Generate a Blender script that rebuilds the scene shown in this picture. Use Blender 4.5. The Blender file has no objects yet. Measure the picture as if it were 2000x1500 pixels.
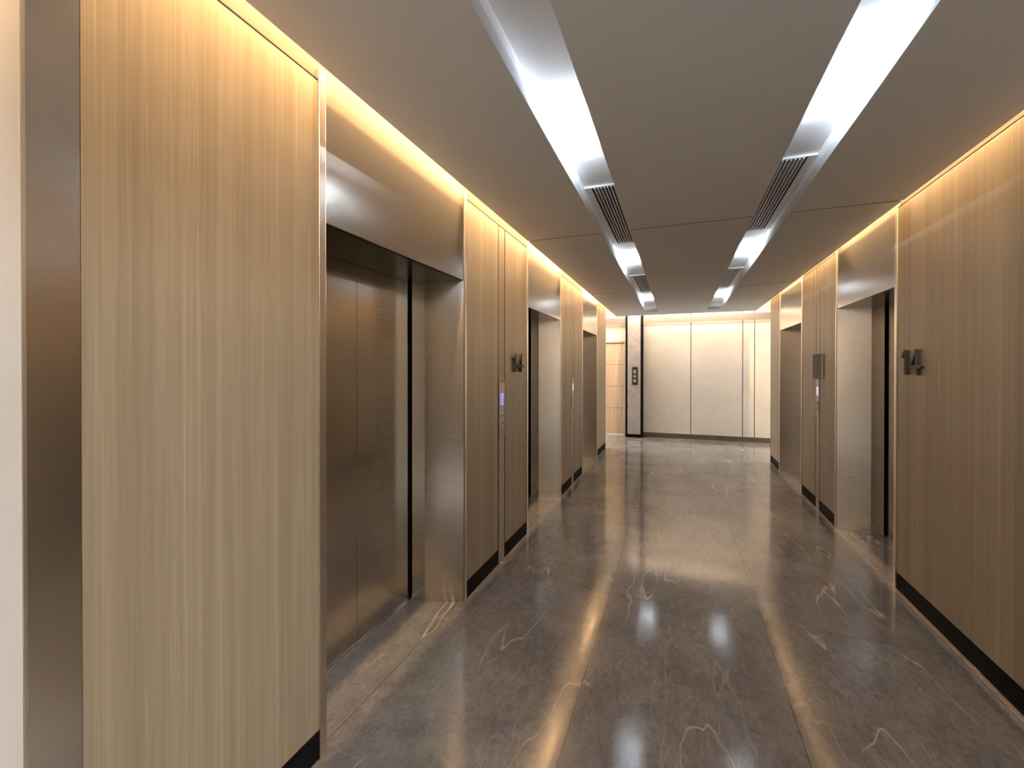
import bpy, bmesh, math, random
from mathutils import Vector, Matrix
random.seed(4)
S = bpy.context.scene
C = S.collection

# ------------------------------------------------------------------ camera, world, exposure
FPX, YAW, TILT, ROLL, EYE = 852.0, 20.84, -0.27, -0.03, 1.52
cam_data = bpy.data.cameras.new('camera')
cam = bpy.data.objects.new('camera', cam_data)
C.objects.link(cam)
cam_data.sensor_fit = 'HORIZONTAL'
cam_data.sensor_width = 36.0
cam_data.lens = 36.0 * FPX / 2000.0
cam_data.shift_y = -(750 - 724.6) / 2000.0
cam_data.clip_start = 0.05
cam.location = (0, 0, EYE)
cam.rotation_euler = (math.radians(90 + TILT), math.radians(ROLL), math.radians(YAW))
S.camera = cam

world = bpy.data.worlds.new('world')
S.world = world
world.use_nodes = True
world.node_tree.nodes['Background'].inputs[0].default_value = (0.8, 0.78, 0.75, 1)
world.node_tree.nodes['Background'].inputs[1].default_value = 0.02

S.view_settings.view_transform = 'Standard'
S.view_settings.look = 'None'
S.view_settings.gamma = 1.0
S.view_settings.use_curve_mapping = False
S.view_settings.exposure = 0.92
S.cycles.use_denoising = True
S.cycles.max_bounces = 14
S.cycles.diffuse_bounces = 6
S.cycles.glossy_bounces = 8
S.cycles.sample_clamp_indirect = 8.0
S.cycles.caustics_reflective = True

# key dimensions (metres)
XL, XR = -1.300, 1.416           # faces of the wall cladding
XE = {-1: XL, 1: XR}
ZT = 2.629                       # top of the cladding
ZC = 2.631                       # underside of the hung ceiling
CXL, CXR = -1.222, 1.382         # edges of the hung ceiling
CY0, CY1 = -1.6, 9.41
TR = ((-0.591, -0.362), (0.513, 0.736))
TZ = 2.741
YE = 10.26
WARM = (1.0, 0.62, 0.30)
COOL = (0.80, 0.90, 1.0)
P_COVE, P_END, P_VOID, P_TROUGH, P_PASS = 15.5, 0.7, 16.0, 18.0, 28.0

def area_light(name, loc, sx, sy, power, col, rot=(0, 0, 0), spread=180):
    d = bpy.data.lights.new(name, 'AREA')
    d.shape = 'RECTANGLE'
    d.size, d.size_y = sx, sy
    d.energy = power
    d.color = col
    d.spread = math.radians(spread)
    o = bpy.data.objects.new(name, d)
    o.location = loc
    o.rotation_euler = rot
    C.objects.link(o)
    return o

# warm strips in the slots along both walls, shining down the cladding
area_light('cove_light', (CXL + 0.012, 3.9, 2.945), 0.02, 10.9, P_COVE * 10.9, WARM, (0,  0, 0))
area_light('cove_light', (CXR - 0.006, 3.9, 2.945), 0.02, 10.9, P_COVE * 1.05 * 10.9, WARM, (0,  0, 0))
# strip along the far edge of the hung ceiling, lighting the raised void over the passage
area_light('cove_light', (0.08, CY1 - 0.06, 2.78), 2.5, 0.03, P_VOID * 2.5, (1, .87, .72), (math.radians(150), 0, 0))
# strip behind the fascia, grazing the cream wall
area_light('cove_light', (1.2, YE - 0.10, 2.64), 3.9, 0.03, P_END * 3.0, (1, .72, .44), (math.radians(14), 0, 0))
area_light('cove_light', (-2.0, YE - 0.12, 2.64), 1.8, 0.03, P_END * 1.6, (1, .72, .44), (math.radians(14), 0, 0))

# ------------------------------------------------------------------ materials
def mat(name, col=(.8, .8, .8), rough=.5, metal=0.0, spec=.5):
    m = bpy.data.materials.new(name)
    m.use_nodes = True
    b = m.node_tree.nodes['Principled BSDF']
    b.inputs['Base Color'].default_value = (*col, 1)
    b.inputs['Roughness'].default_value = rough
    b.inputs['Metallic'].default_value = metal
    b.inputs['Specular IOR Level'].default_value = spec
    return m, m.node_tree, b

def N(nt, t, **kw):
    n = nt.nodes.new(t)
    for k, v in kw.items():
        setattr(n, k, v)
    return n

def coords(nt, scale, rot=(0, 0, 0), loc=(0, 0, 0)):
    g = N(nt, 'ShaderNodeNewGeometry')
    mp = N(nt, 'ShaderNodeMapping')
    mp.inputs['Scale'].default_value = scale
    mp.inputs['Rotation'].default_value = rot
    mp.inputs['Location'].default_value = loc
    nt.links.new(g.outputs['Position'], mp.inputs['Vector'])
    return mp.outputs['Vector']

def noise(nt, vec, scale=1.0, detail=3.0, rough=.5, dist=0.0):
    n = N(nt, 'ShaderNodeTexNoise')
    n.inputs['Scale'].default_value = scale
    n.inputs['Detail'].default_value = detail
    n.inputs['Roughness'].default_value = rough
    n.inputs['Distortion'].default_value = dist
    nt.links.new(vec, n.inputs['Vector'])
    return n.outputs['Fac']

def ramp(nt, fac, stops):
    r = N(nt, 'ShaderNodeValToRGB')
    e = r.color_ramp.elements
    while len(e) < len(stops):
        e.new(.5)
    for i, (p, c) in enumerate(stops):
        e[i].position = p
        e[i].color = (*c, 1) if len(c) == 3 else c
    nt.links.new(fac, r.inputs['Fac'])
    return r.outputs['Color']

def mix(nt, a, b, fac, mode='MIX'):
    m = N(nt, 'ShaderNodeMix', data_type='RGBA', blend_type=mode)
    for s, v in ((0, fac), (6, a), (7, b)):
        if hasattr(v, 'links') or isinstance(v, bpy.types.NodeSocket):
            nt.links.new(v, m.inputs[s])
        else:
            m.inputs[s].default_value = v if s == 0 else (*v, 1)
    return m.outputs[2]

def bump(nt, b, h, strength, dist=.002):
    n = N(nt, 'ShaderNodeBump')
    n.inputs['Strength'].default_value = strength
    n.inputs['Distance'].default_value = dist
    nt.links.new(h, n.inputs['Height'])
    nt.links.new(n.outputs[0], b.inputs['Normal'])

def wood_mat():
    m, nt, b = mat('striped_laminate', rough=.42, metal=0.0, spec=.5)
    broad = noise(nt, coords(nt, (9, 9, .10)), 1.0, 3, .65)
    fine = noise(nt, coords(nt, (60, 60, .45), loc=(3, 7, 0)), 1.0, 4, .7)
    hair = noise(nt, coords(nt, (330, 330, 2.2)), 1.0, 2, .6)
    c1 = ramp(nt, broad, [(.30, (.315, .255, .172)), (.50, (.365, .302, .212)), (.70, (.42, .355, .258))])
    c2 = ramp(nt, fine, [(.35, (.40, .38, .36)), (.52, (.5, .5, .5)), (.66, (.68, .68, .69))])
    c3 = ramp(nt, hair, [(.3, (.43, .43, .43)), (.7, (.57, .57, .57))])
    c = mix(nt, c1, c2, .42, 'OVERLAY')
    c = mix(nt, c, c3, .6, 'OVERLAY')
    nt.links.new(c, b.inputs['Base Color'])
    r = ramp(nt, fine, [(.3, (.36, .36, .36)), (.7, (.48, .48, .48))])
    nt.links.new(r, b.inputs['Roughness'])
    bump(nt, b, hair, .12, .0006)
    return m

def steel_mat(name, col, r0, r1, aniso=0.0):
    m, nt, b = mat(name, col, .15, 1.0)
    br = noise(nt, coords(nt, (3, 3, 420)), 1.0, 1, .5)
    br2 = noise(nt, coords(nt, (.6, .6, 1.1)), 2.0, 2, .5)
    r = ramp(nt, br, [(.25, (r0,) * 3), (.75, (r1,) * 3)])
    nt.links.new(r, b.inputs['Roughness'])
    c = ramp(nt, br, [(.2, tuple(.97 * v for v in col)), (.8, tuple(min(1, 1.02 * v) for v in col))])
    nt.links.new(c, b.inputs['Base Color'])
    bump(nt, b, br2, .25, .006)
    return m

def marble_floor():
    m, nt, b = mat('polished_marble_floor', rough=.08, spec=.62)
    p = coords(nt, (1, 1, 1))
    cloud = noise(nt, coords(nt, (1.1, 1.1, 1)), 1.6, 6, .62, .6)
    grain = noise(nt, coords(nt, (1, .6, 1), (0, 0, .6)), 26, 6, .78, 1.2)
    base = ramp(nt, cloud, [(.28, (.160, .154, .148)), (.50, (.235, .226, .219)), (.72, (.315, .304, .296))])
    g = ramp(nt, grain, [(.34, (.34, .34, .34)), (.66, (.66, .66, .66))])
    c = mix(nt, base, g, .8, 'OVERLAY')
    # veins: thin bands where a warped noise crosses its middle, broken up by a mask
    def veins(scale, rot, lo, w, seed):
        n = noise(nt, coords(nt, (scale * 1.15, scale * .26, 1), (0, 0, rot), (seed, seed * 2, 0)), 1.0, 4.5, .40, .12)
        s = N(nt, 'ShaderNodeMath', operation='SUBTRACT'); s.inputs[1].default_value = .5
        nt.links.new(n, s.inputs[0])
        a = N(nt, 'ShaderNodeMath', operation='ABSOLUTE'); nt.links.new(s.outputs[0], a.inputs[0])
        v = ramp(nt, a.outputs[0], [(0, (1, 1, 1)), (w * .35, (.7, .7, .7)), (w, (0, 0, 0))])
        k = noise(nt, coords(nt, (1.7, 1.7, 1), loc=(seed + 5, 1, 0)), 1.0, 2, .5)
        mk = ramp(nt, k, [(lo, (0, 0, 0)), (lo + .10, (1, 1, 1))])
        return mix(nt, v, mk, 1.0, 'MULTIPLY')
    v1 = veins(1.8, .2, .46, .0034, 3.1)
    v2 = veins(3.0, -.45, .44, .0050, 9.4)
    v3 = veins(6.5, 1.1, .42, .016, 1.7)
    c = mix(nt, c, (.58, .55, .52), mix(nt, (0, 0, 0), v1, 1.0))
    c = mix(nt, c, (.40, .375, .35), mix(nt, (0, 0, 0), v2, .62))
    c = mix(nt, c, (.34, .32, .30), mix(nt, (0, 0, 0), v3, .40))
    # tile joints
    g = N(nt, 'ShaderNodeNewGeometry'); sx = N(nt, 'ShaderNodeSeparateXYZ')
    nt.links.new(g.outputs['Position'], sx.inputs[0])
    def line(sock, centre, period, w):
        a = N(nt, 'ShaderNodeMath', operation='SUBTRACT'); a.inputs[1].default_value = centre
        nt.links.new(sock, a.inputs[0])
        d = N(nt, 'ShaderNodeMath', operation='PINGPONG'); d.inputs[1].default_value = period / 2
        nt.links.new(a.outputs[0], d.inputs[0])
        l = N(nt, 'ShaderNodeMath', operation='LESS_THAN'); l.inputs[1].default_value = w
        nt.links.new(d.outputs[0], l.inputs[0])
        return l.outputs[0]
    lx = line(sx.outputs['X'], -.43, .908, .0013)
    ly = line(sx.outputs['Y'], 2.99, 1.8, .0013)
    mx = N(nt, 'ShaderNodeMath', operation='MAXIMUM')
    nt.links.new(lx, mx.inputs[0]); nt.links.new(ly, mx.inputs[1])
    c = mix(nt, c, (.035, .03, .026), mx.outputs[0])
    nt.links.new(c, b.inputs['Base Color'])
    rr = noise(nt, coords(nt, (1, 1, 1)), 3.5, 4, .6)
    nt.links.new(ramp(nt, rr, [(.3, (.085, .085, .085)), (.7, (.135, .135, .135))]), b.inputs['Roughness'])
    wv = noise(nt, coords(nt, (1, .7, 1)), 2.2, 2, .5)
    bump(nt, b, wv, .10, .012)
    return m

def cloudy(name, a, c_, rough, scale, spec=.4, dist=.5):
    m, nt, b = mat(name, a, rough, 0, spec)
    n = noise(nt, coords(nt, (1, 1, 1)), scale, 5, .6, dist)
    nt.links.new(ramp(nt, n, [(.3, a), (.7, c_)]), b.inputs['Base Color'])
    return m

def emit_mat(name, col, st):
    m, nt, b = mat(name, (.3, .3, .3), .4)
    b.inputs['Emission Color'].default_value = (*col, 1)
    b.inputs['Emission Strength'].default_value = st
    return m

M = {}
M['wood'] = wood_mat()
M['steel'] = steel_mat('brushed_champagne_steel', (.71, .68, .63), .16, .26)
M['door'] = steel_mat('brushed_bronze_steel', (.66, .62, .555), .14, .24)
M['trim'] = mat('satin_steel_trim', (.80, .73, .64), .3, 1.0)[0]
M['floor'] = marble_floor()
M['ceil'] = cloudy('grey_ceiling_paint', (.66, .70, .76), (.68, .72, .78), .85, 4, .2)
M['white'] = cloudy('white_trough_enamel', (.84, .85, .86), (.86, .87, .88), .35, 3, .5)
M['cream'] = cloudy('cream_stone_panel', (.73, .71, .675), (.80, .785, .755), .55, 2.2, .3, 1.0)
M['plaster'] = cloudy('cream_plaster', (.74, .68, .60), (.77, .71, .63), .8, 5, .2)
M['fascia'] = cloudy('warm_grey_fascia', (.42, .385, .345), (.45, .41, .365), .6, 5, .3)
M['column'] = cloudy('grey_veined_marble', (.36, .33, .32), (.52, .49, .475), .22, 3.2, .5, 2.0)
M['base_stone'] = cloudy('brown_marble_skirting', (.085, .066, .052), (.14, .11, .09), .18, 6, .5, 1.0)
M['black'] = cloudy('black_skirting', (.005, .005, .005), (.008, .008, .008), .6, 8, .08)
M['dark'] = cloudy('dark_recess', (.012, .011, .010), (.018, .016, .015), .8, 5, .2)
M['groove'] = cloudy('dark_bronze_groove', (.03, .024, .02), (.04, .032, .026), .5, 5, .3)
M['vent'] = cloudy('grey_vent_metal', (.62, .62, .70), (.65, .65, .73), .4, 5, .4)
M['numeral'] = cloudy('dark_grey_numeral_metal', (.034, .033, .030), (.042, .040, .037), .55, 20, .25)
M['boxgrey'] = cloudy('matt_grey_box', (.23, .225, .21), (.245, .24, .225), .8, 20, .12)
M['backpaint'] = cloudy('beige_back_wall_paint', (.48, .445, .40), (.51, .475, .43), .7, 5, .2)
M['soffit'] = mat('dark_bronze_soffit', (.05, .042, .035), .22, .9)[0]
M['plate'] = mat('call_plate_steel', (.42, .38, .33), .34, 1.0)[0]
M['satin'] = steel_mat('satin_champagne_steel', (.72, .66, .58), .21, .225)
M['cove'] = cloudy('tan_cove_paint', (.22, .178, .142), (.24, .195, .155), .8, 5, .2)
M['bright'] = mat('polished_button_steel', (.85, .85, .82), .12, 1.0)[0]
M['blue'] = emit_mat('blue_display', (.20, .20, .62), .55)
M['wdisp'] = emit_mat('white_display', (.80, .80, .95), .35)
M['adisp'] = emit_mat('amber_display', (.75, .72, .60), .02)
M['led'] = emit_mat('opal_led_bar', (.85, .93, 1.0), 3.0)
m_, nt_, b_ = mat('pale_oak_door', rough=.5)
gr = noise(nt_, coords(nt_, (35, 35, 1.0)), 1.0, 4, .6)
nt_.links.new(ramp(nt_, gr, [(.3, (.50, .37, .25)), (.7, (.66, .51, .37))]), b_.inputs['Base Color'])
M['oak'] = m_

# ------------------------------------------------------------------ mesh helpers
def BM():
    return bmesh.new()

def box(bm, x0, x1, y0, y1, z0, z1):
    x0, x1 = min(x0, x1), max(x0, x1)
    y0, y1 = min(y0, y1), max(y0, y1)
    z0, z1 = min(z0, z1), max(z0, z1)
    v = [bm.verts.new(p) for p in ((x0, y0, z0), (x1, y0, z0), (x1, y1, z0), (x0, y1, z0),
                                   (x0, y0, z1), (x1, y0, z1), (x1, y1, z1), (x0, y1, z1))]
    for f in ((0, 3, 2, 1), (4, 5, 6, 7), (0, 1, 5, 4), (1, 2, 6, 5), (2, 3, 7, 6), (3, 0, 4, 7)):
        bm.faces.new([v[i] for i in f])
    return bm

def prism(bm, pts, z0, z1):
    """vertical prism over a plan outline"""
    a = [bm.verts.new((x, y, z0)) for x, y in pts]
    b = [bm.verts.new((x, y, z1)) for x, y in pts]
    n = len(pts)
    bm.faces.new(a[::-1]); bm.faces.new(b)
    for i in range(n):
        j = (i + 1) % n
        bm.faces.new((a[i], a[j], b[j], b[i]))
    return bm

def extrude_poly(bm, pts, origin, u, v, w):
    """polygon in plane (u, v) given in metres, extruded by vector w"""
    o, u, v, w = map(Vector, (origin, u, v, w))
    a = [bm.verts.new(o + u * p + v * q) for p, q in pts]
    b = [bm.verts.new(o + u * p + v * q + w) for p, q in pts]
    n = len(pts)
    bm.faces.new(a[::-1]); bm.faces.new(b)
    for i in range(n):
        j = (i + 1) % n
        bm.faces.new((a[i], a[j], b[j], b[i]))
    return bm

def capsule(p, q, r, seg=8):
    """outline of a rounded stroke from p to q"""
    p, q = Vector(p), Vector(q)
    a = math.atan2(q.y - p.y, q.x - p.x)
    out = []
    for i in range(seg + 1):
        t = a - math.pi / 2 + math.pi * i / seg
        out.append((q.x + r * math.cos(t), q.y + r * math.sin(t)))
    for i in range(seg + 1):
        t = a + math.pi / 2 + math.pi * i / seg
        out.append((p.x + r * math.cos(t), p.y + r * math.sin(t)))
    return out

def obj(name, bm, m, parent=None, bevel=0.0):
    bmesh.ops.recalc_face_normals(bm, faces=bm.faces)
    me = bpy.data.meshes.new(name)
    bm.to_mesh(me); bm.free()
    me.materials.append(M[m] if isinstance(m, str) else m)
    o = bpy.data.objects.new(name, me)
    C.objects.link(o)
    if parent:
        o.parent = parent
        o.matrix_parent_inverse = Matrix.Translation(-parent.location) if parent.type == 'EMPTY' else Matrix.Identity(4)
    if bevel:
        md = o.modifiers.new('bevel', 'BEVEL')
        md.width = bevel; md.segments = 2; md.limit_method = 'ANGLE'
    return o

def struct(name, bm, m, parent=None, bevel=0.0):
    o = obj(name, bm, m, parent, bevel)
    if not parent:
        o['kind'] = 'structure'
    return o

def thing(name, label, cat, loc, group=None):
    o = bpy.data.objects.new(name, None)
    o.empty_display_size = .1
    o.location = loc
    C.objects.link(o)
    o['label'] = label; o['category'] = cat
    if group:
        o['group'] = group
    return o

def copy_tree(root, dy, label):
    r = root.copy(); C.objects.link(r)
    r.location = root.location + Vector((0, dy, 0))
    r['label'] = label
    for ch in list(root.children):
        c = ch.copy(); C.objects.link(c); c.parent = r
        c.matrix_parent_inverse = ch.matrix_parent_inverse.copy()
        for g in list(ch.children):
            d = g.copy(); C.objects.link(d); d.parent = c
            d.matrix_parent_inverse = g.matrix_parent_inverse.copy()
    return r

# ------------------------------------------------------------------ floor and ceiling
struct('floor', box(BM(), -5, 5, -3.2, 11.0, -.06, 0), 'floor')

SEAMS = [0.715, 3.606, 6.497]
def plate_rows():
    y = [CY0] + SEAMS + [CY1]
    g = .011
    for a, b in zip(y[:-1], y[1:]):
        yield a + (g if a != CY0 else 0), b - (g if b != CY1 else 0)
bm = BM()
TY1 = 8.92
for a, b in plate_rows():
    for x0, x1 in ((CXL, TR[0][0]), (TR[0][1], TR[1][0]), (TR[1][1], CXR)):
        box(bm, x0, x1, a, b, ZC, ZC + .055)
for x0, x1 in TR:
    box(bm, x0, x1, TY1, CY1, ZC, ZC + .055)
ceiling = struct('ceiling', bm, 'ceil')
bm = BM()
for ys in SEAMS:
    for x0, x1 in ((CXL + .01, TR[0][0] - .004), (TR[0][1] + .004, TR[1][0] - .004), (TR[1][1] + .004, CXR - .01)):
        box(bm, x0, x1, ys - .0108, ys + .0108, ZC + .004, ZC + .05)
obj('seam_backing', bm, 'dark', ceiling)
for (x0, x1) in TR:
    bm = BM()
    t = .004
    box(bm, x0 - t, x1 + t, CY0, TY1 + t, TZ, TZ + t)
    box(bm, x0 - t, x0 - .0002, CY0, TY1, ZC + .0005, TZ)
    box(bm, x1 + .0002, x1 + t, CY0, TY1, ZC + .0005, TZ)
    box(bm, x0, x1, TY1 - .0, TY1 + t, ZC + .056, TZ)
    obj('light_trough', bm, 'white', ceiling)
# raised soffit over everything
struct('ceiling_void', box(BM(), -5, 5, -3.2, 11.0, 2.99, 3.05), 'plaster')

# ------------------------------------------------------------------ elevators (portal profiles)
PORTALS = {-1: [1.311, 3.790, 6.268], 1: [1.285, 3.765, 6.232]}
PW = 1.262                       # outer width of a portal
HB = 2.095                       # underside of the header

def elevator(s, y0, label):
    W = XE[s]
    X = lambda d: W + s * d
    y1 = y0 + PW
    r = thing('elevator', label, 'elevator', (X(.17), (y0 + y1) / 2, 0), 'elevators along both sides of the lobby')
    a, b = y0 + .034, y1 - .038
    obj('header', box(BM(), X(0), X(.40), a, b, HB, ZT + .06), 'satin', r, .0025)
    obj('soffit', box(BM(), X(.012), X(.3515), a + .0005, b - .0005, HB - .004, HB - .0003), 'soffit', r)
    for (w0, k, nm) in ((a, 1, 'jamb'), (b, -1, 'jamb')):
        pts = [(0, 0), (.238, .088), (.334, .088), (.334, .008), (.02, -.0)]
        pts = [(X(d), w0 + k * (e + .0005)) for d, e in pts]
        obj('jamb', prism(BM(), pts, .001, HB - .0045), 'steel', r)
        # jamb body behind, out to the wall body
    tr = BM(); box(tr, X(-.006), X(.03), y0, a - .0006, .0, ZT + .05)
    obj('door_frame', tr, 'trim', r, .0015)
    tr = BM(); box(tr, X(-.006), X(.03), b + .0006 + .004, y1 - .004, .0, ZT + .05)
    obj('door_frame', tr, 'trim', r, .0015)
    ym = (a + b) / 2
    obj('door_leaf', box(BM(), X(.352), X(.385), a + .03, ym - .0015, .006, HB - .0045), 'door', r, .001)
    obj('door_leaf', box(BM(), X(.352), X(.385), ym + .0015, b - .03, .006, HB - .0045), 'door', r, .001)
    obj('sill', box(BM(), X(.341), X(.3515), a + .09, b - .09, .0005, .0035), 'bright', r)
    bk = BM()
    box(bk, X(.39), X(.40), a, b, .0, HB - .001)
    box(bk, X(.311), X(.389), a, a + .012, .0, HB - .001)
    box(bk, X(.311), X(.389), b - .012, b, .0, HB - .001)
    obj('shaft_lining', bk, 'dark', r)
    return r

e1 = elevator(-1, PORTALS[-1][0], 'nearest elevator on the left, wide brushed steel doors reflecting a warm light line')
copy_tree(e1, PORTALS[-1][1] - PORTALS[-1][0], 'middle elevator on the left wall, just beyond the raised number 14')
copy_tree(e1, PORTALS[-1][2] - PORTALS[-1][0], 'farthest elevator on the left wall, next to the passage with the oak door')
e2 = elevator(1, PORTALS[1][1], 'nearest elevator in view on the right, between number 14 and the grey wall box')
copy_tree(e2, PORTALS[1][2] - PORTALS[1][1], 'farthest elevator on the right wall, beyond the grey wall box')
copy_tree(e2, PORTALS[1][0] - PORTALS[1][1], 'elevator on the right beside the photographer, seen only in reflections')

# ------------------------------------------------------------------ side walls
WALL_END = {-1: 8.48, 1: 8.19}
WOOD_START = {-1: 0.593, 1: 0.56}
STRIPS = {-1: [3.186, 5.665], 1: [None, 5.600]}
SKH = .118
for s, side in ((-1, 'left'), (1, 'right')):
    W = XE[s]
    X = lambda d: W + s * d
    ps = PORTALS[s]
    # wall body behind the cladding, interrupted by the elevator recesses
    spans, y = [], -3.1
    for p in ps:
        spans.append((y, p)); y = p + PW
    spans.append((y, WALL_END[s]))
    bm = BM()
    for i, (a, b) in enumerate(spans):
        if i == 0:
            box(bm, X(.013), X(.45), .30, b - .001, 0, 2.985)
        else:
            box(bm, X(.013), X(.45), a + .001, b - (.001 if i < len(spans) - 1 else .012), 0, 2.985)
    for p in ps:
        box(bm, X(.031), X(.45), p + .0005, p + PW - .0005, ZT + .062, 2.985)
    body = struct('wall_' + side, bm, 'cove')
    # cladding panels
    wood = []
    for i, (a, b) in enumerate(spans):
        a2 = a if i else WOOD_START[s]
        cuts = []
        st = STRIPS[s][i - 1] if 1 <= i <= 2 else None
        if st:
            wood += [(a2, st - .076), (st + .076, b)]
            # narrow centre strip between two grooves
            obj('centre_strip', box(BM(), X(.0006), X(.012), st - .058, st + .058, .0, 1.0 - .006), 'plate', body)
            obj('centre_strip', box(BM(), X(.0006), X(.012), st - .058, st + .058, 1.414, ZT), 'wood', body)
            g = BM()
            box(g, X(.0028), X(.0125), st - .0755, st - .0585, .0, ZT)
            box(g, X(.0028), X(.0125), st + .0585, st + .0755, .0, ZT)
            obj('groove', g, 'dark', body)
        else:
            wood.append((a2, b))
    bb = BM()
    for (a, b) in wood:
        obj('wood_panel', box(BM(), X(0), X(.012), a + .0008, b - .0008, SKH, ZT), 'wood', body, .001)
        box(bb, X(.004), X(.012), a + .001, b - .001, .0005, SKH - .001)
    sg = BM()
    for i, (a, b) in enumerate(spans):
        box(sg, X(.0005), X(.0125), (a if i else WOOD_START[s]) + .001, b - .001, ZT + .0006, ZT + .009)
    obj('gap_shade_strip', sg, 'black', body)  # flush black strip, its colour stands in for shade above the cladding
    struct('baseboard_' + side, bb, 'black')
    # return of the wall end
    obj('end_cladding', box(BM(), X(.0), X(.45), WALL_END[s] - .011, WALL_END[s], 0, ZT), 'wood', body)
    # near end: narrow steel pilaster and pale panel beside it
    obj('steel_pilaster', box(BM(), X(.0), X(.012), WOOD_START[s] - .092, WOOD_START[s] - .0008, 0, 2.80), 'satin', body)
    obj('pilaster_trim', box(BM(), X(-.003), X(.012), WOOD_START[s] - .0985, WOOD_START[s] - .0925, 0, 2.80), 'trim', body)
    obj('pale_panel', box(BM(), X(.0), X(.012), .30, WOOD_START[s] - .099, 0, 2.80), 'cream', body)

# near end of the lobby, behind the camera
bm = BM()
box(bm, XL - .45, XL - .0, -3.1, -1.2, 0, 2.985)
box(bm, XR + .0, XR + .45, -3.1, -1.2, 0, 2.985)
box(bm, -5, 5, -3.2, -3.1, 0, 2.985)
struct('wall_back', bm, 'backpaint')

# ------------------------------------------------------------------ far end
bm = BM()
box(bm, -5, -2.10, YE, YE + .1, 0, 2.985)
box(bm, -1.115, 5, YE, YE + .1, 0, 2.985)
box(bm, -2.10, -1.115, YE, YE + .1, 2.165, 2.985)
wf = struct('wall_far', bm, 'plaster')
CUTS = [-.745, .259, 1.262, 1.482, 2.5, 3.6, 4.9]
for a, b in zip(CUTS[:-1], CUTS[1:]):
    obj('cream_panel', box(BM(), a + .007, b - .007, YE - .02, YE - .0005, .10, 2.75), 'cream', wf, .002)
obj('panel_joint', box(BM(), CUTS[0], CUTS[-1], YE - .0005, YE - .0001, .10, 2.75), 'groove', wf)
struct('baseboard_far', box(BM(), -.745, 4.95, YE - .032, YE - .0005, .0005, .10), 'base_stone')
# fascia hung in front of the far wall, hiding a light strip
def fascia(x0, x1):
    pts = [(10.015, 2.662), (10.035, 2.662), (10.115, 2.545), (10.095, 2.528)]
    return extrude_poly(BM(), pts, (x0, 0, 0), (0, 1, 0), (0, 0, 1), (x1 - x0, 0, 0))
struct('trim_1', fascia(-.70, 4.95), 'fascia')
struct('trim_2', fascia(-4.9, -1.10), 'fascia')
struct('wall_passage_left', box(BM(), -5, -4.95, -3.0, 10.9, 0, 2.985), 'cream')
struct('wall_passage_right', box(BM(), 4.96, 5.01, -3.0, 10.9, 0, 2.985), 'cream')

# column clad in marble with black edges
t = thing('marble_pilaster', 'narrow grey marble pilaster with black edges beside the oak door', 'pilaster', (-.9125, 10.13, 0))
obj('black_edging', box(BM(), -1.098, -.727, 10.012, 10.238, .0, 2.90), 'black', t)
obj('marble_facing', box(BM(), -1.052, -.773, 9.996, 10.0115, .075, 2.90), 'column', t, .002)
t = thing('hall_call_panel', 'dark upright call panel with small lit windows on the marble pilaster', 'call panel', (-.89, 9.99, 1.37))
obj('plate', box(BM(), -.952, -.830, 9.984, 9.9955, 1.175, 1.565), 'groove', t, .003)
for z0, z1 in ((1.225, 1.295), (1.335, 1.385), (1.42, 1.50)):
    obj('display', box(BM(), -.925, -.865, 9.981, 9.9835, z0, z1), 'adisp', t)

# oak door in the far wall
t = struct('door_1', box(BM(), -2.06, -1.155, YE + .02, YE + .06, .022, 2.125), 'oak')
for z in (.62, 1.12, 1.62):
    obj('door_groove', box(BM(), -2.055, -1.16, YE + .0185, YE + .0199, z, z + .006), 'groove', t)
fr = BM()
box(fr, -1.154, -1.1155, YE - .015, YE + .09, 0, 2.164)
box(fr, -2.0995, -2.061, YE - .015, YE + .09, 0, 2.164)
box(fr, -2.061, -1.154, YE - .015, YE + .09, 2.126, 2.164)
obj('door_frame', fr, 'oak', t)
area_light('gap_light', (-1.6, YE + .25, .10), .9, .02, 3, (1, .95, .9), (math.radians(-70), 0, 0))
struct('wall_behind_door', box(BM(), -2.3, -1.0, YE + .5, YE + .52, 0, 2.4), 'plaster')

# ------------------------------------------------------------------ ceiling lamps and vents
LAMPY = [-0.58, 2.17, 4.95, 7.80]
LAMP_LABEL = {
    (0, 0): None,
    (0, 1): 'nearest slim white lamp glowing in the left ceiling trough, before the long vent',
    (0, 2): 'second white lamp in the left ceiling trough, between its two vents',
    (0, 3): 'farthest white lamp in the left ceiling trough, beyond the far small vent',
    (1, 1): 'nearest slim white lamp glowing in the right ceiling trough, before the long vent',
    (1, 2): 'second white lamp in the right ceiling trough, between its two vents',
    (1, 3): 'farthest white lamp in the right ceiling trough, beyond the far small vent'}
for k, (x0, x1) in enumerate(TR):
    # the lamp sits on the inner side wall of the trough, which the lip hides
    xi = x1 if k == 0 else x0
    sg = -1 if k == 0 else 1
    for i, y in enumerate(LAMPY):
        lab = LAMP_LABEL.get((k, i)) or ('slim white lamp in the %s ceiling trough above the photographer' % ('left' if k == 0 else 'right'))
        t = thing('trough_lamp', lab, 'lamp', (xi, y, 2.70), 'lamps in the ceiling troughs')
        L = .38
        # an L-shaped channel with the opal bar lying in it, throwing its light up and outwards
        hs = BM()
        box(hs, xi + sg * .0005, xi + sg * .021, y - L / 2 - .01, y + L / 2 + .01, 2.694, 2.697)
        box(hs, xi + sg * .018, xi + sg * .021, y - L / 2 - .01, y + L / 2 + .01, 2.6975, 2.7035)
        obj('housing', hs, 'white', t)
        obj('diffuser', box(BM(), xi + sg * .002, xi + sg * .016, y - L / 2, y + L / 2, 2.6975, 2.703), 'led', t, .001)
        area_light('lamp_light', (xi + sg * .010, y, 2.706), .014, L, P_TROUGH, COOL, (0, math.radians(180 + (-40 if k == 0 else 40)), 0))

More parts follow.
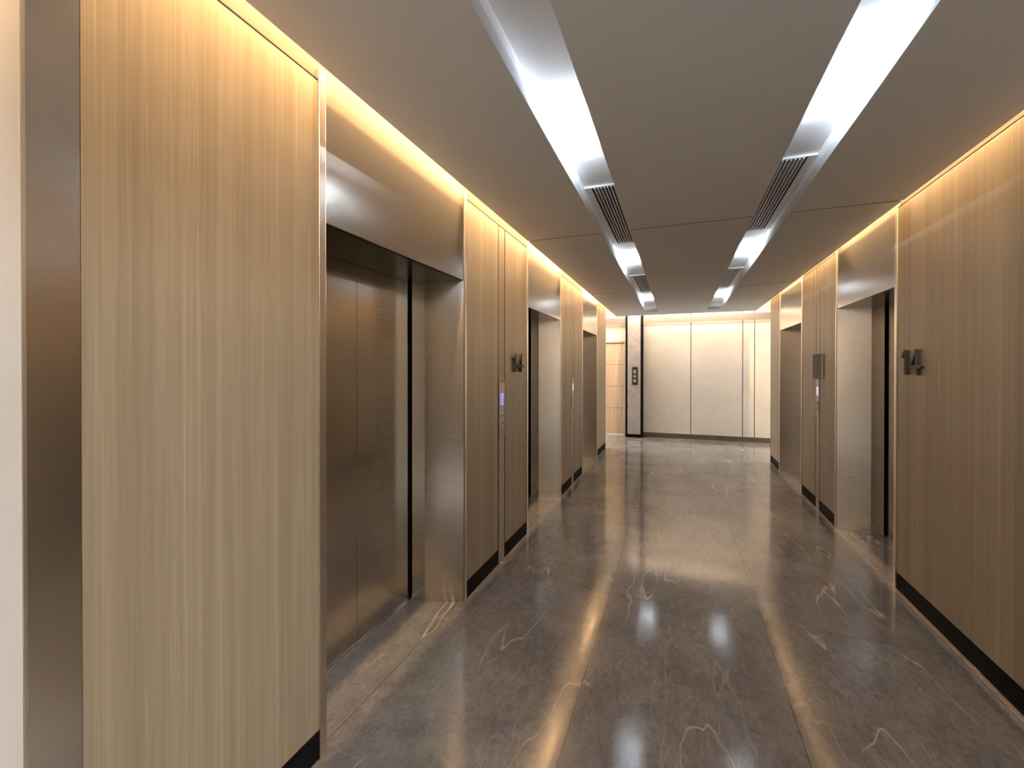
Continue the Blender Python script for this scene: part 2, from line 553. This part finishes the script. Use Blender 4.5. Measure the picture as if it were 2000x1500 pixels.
VENTY = [(2.915, 4.295), (5.85, 7.15)]
VL = {(0, 0): 'long linear air vent in the left ceiling trough, nearest the camera',
      (0, 1): 'short far linear air vent in the left ceiling trough',
      (1, 0): 'long linear air vent in the right ceiling trough, nearest the camera',
      (1, 1): 'short far linear air vent in the right ceiling trough'}
for k, (x0, x1) in enumerate(TR):
    for i, (ya, yb) in enumerate(VENTY):
        t = thing('air_vent', VL[(k, i)], 'vent', ((x0 + x1) / 2, (ya + yb) / 2, 2.725), 'linear vents in the ceiling troughs')
        za, zb = 2.728, 2.7405
        g0, g1 = (x0 + .045, x1 - .012) if k == 0 else (x0 + .012, x1 - .045)
        fr = BM()
        box(fr, x0 + .001, g0, ya, yb, za, zb)
        box(fr, g1, x1 - .001, ya, yb, za, zb)
        box(fr, g0, g1, ya, ya + .012, za, zb)
        box(fr, g0, g1, yb - .012, yb, za, zb)
        obj('frame', fr, 'white', t)
        obj('backing', box(BM(), g0, g1, ya + .012, yb - .012, 2.7385, 2.7405), 'dark', t)
        n = 8
        pit = (g1 - g0) / n
        for q in range(n - 1):
            xc = g0 + (q + 1) * pit
            obj('slat', box(BM(), xc - pit * .24, xc + pit * .24, ya + .0125, yb - .0125, za - .006, 2.738), 'vent', t)

# ------------------------------------------------------------------ things on the walls
def digit_one(h, r):
    return [capsule((.058, r), (.058, h - r), r), capsule((.058, h - r), (.022, h * .74), r)]
def digit_four(h, r):
    return [capsule((.110, r), (.110, h - r), r), capsule((.102, h - r * 1.2), (.030, h * .36), r * .92),
            capsule((.030, h * .32), (.150, h * .32), r * .92)]
def number_sign(s, y_left, y_right, z0, h, label):
    """reads left to right as seen from the corridor"""
    W = XE[s]
    r = thing('floor_number', label, 'sign', (W, (y_left + y_right) / 2, z0), 'floor numbers on the walls')
    u = Vector((0, 1 if y_right > y_left else -1, 0))
    k = abs(y_right - y_left) / .245
    n = Vector((-s, 0, 0))
    for nm, strokes, off in (('numeral_one', digit_one(h, .0125), 0.0), ('numeral_four', digit_four(h, .0125), .086)):
        bm = BM()
        for i, st in enumerate(strokes):
            o = Vector((W, y_left, z0)) + n * (.0006 + .0002 * i)
            extrude_poly(bm, [((p + off) * k, q) for p, q in st], o, u, (0, 0, 1), n * (.020 + .0003 * i))
        obj(nm, bm, 'numeral', r)
    return r
number_sign(-1, 3.395, 3.650, 1.494, .160, 'raised grey number 14 on the left wall, before the middle elevator')
number_sign(1, 3.665, 3.412, 1.482, .168, 'raised grey number 14 on the right wall, larger in view and nearer the camera')

def call_station(s, y, disp, label):
    W = XE[s]
    X = lambda d: W + s * d
    r = thing('call_station', label, 'call button panel', (W, y, .995), 'call stations in the wall strips')
    obj('plate', box(BM(), X(-.003), X(.0115), y - .0575, y + .0575, .996, 1.412), 'plate', r, .0015)
    obj('display', box(BM(), X(-.0045), X(-.0031), y - .034, y + .034, 1.235, 1.328), disp, r)
    for z in (1.154, 1.094):
        bm = BM()
        mt = Matrix.Translation((X(-.0065), y, z)) @ Matrix.Rotation(math.pi / 2, 4, 'Y')
        bmesh.ops.create_cone(bm, cap_ends=True, segments=24, radius1=.020, radius2=.020, depth=.006, matrix=mt)
        bt = obj('button', bm, 'trim', r, .001)
        bm = BM()
        mt = Matrix.Translation((X(-.0101), y, z)) @ Matrix.Rotation(math.pi / 2, 4, 'Y')
        bmesh.ops.create_cone(bm, cap_ends=True, segments=20, radius1=.012, radius2=.012, depth=.0008, matrix=mt)
        obj('button_centre', bm, 'groove', bt)
    return r
call_station(-1, STRIPS[-1][0], 'blue', 'call buttons under a blue lit display, left wall beside number 14')
call_station(-1, STRIPS[-1][1], 'wdisp', 'distant call buttons with white display, left wall beyond the middle elevator')
call_station(1, STRIPS[1][1], 'wdisp', 'call buttons with white display below the grey box, right wall')

t = thing('wall_box', 'flat grey rectangular box fixed over the strip on the right wall', 'box', (XR, 5.54, 1.417))
obj('case', box(BM(), XR - .024, XR - .0035, 5.385, 5.70, 1.420, 1.684), 'boxgrey', t, .006)
obj('back_plate', box(BM(), XR - .0034, XR - .0003, 5.395, 5.69, 1.430, 1.674), 'groove', t)

# ------------------------------------------------------------------ fill light panels, added out of view under the raised soffit
for i, (x, y) in enumerate([(-2.4, 9.3), (-4.0, 9.3), (3.2, 9.2), (4.3, 9.2), (-2.6, -.4), (2.7, -.4)]):
    t = thing('fill_panel', 'unseen square fill panel added under the raised soffit of a side passage', 'lamp', (x, y, 2.985), 'added fill panels in the side passages')
    obj('rim', box(BM(), x - .32, x + .32, y - .32, y + .32, 2.976, 2.989), 'trim', t)
    obj('lens', box(BM(), x - .30, x + .30, y - .30, y + .30, 2.971, 2.9755), 'led', t)
    area_light('fill_light', (x, y, 2.968), .6, .6, P_PASS * (3.3 if y < 0 else 1.0 if x < 0 else 0.7), (1, .96, .91))
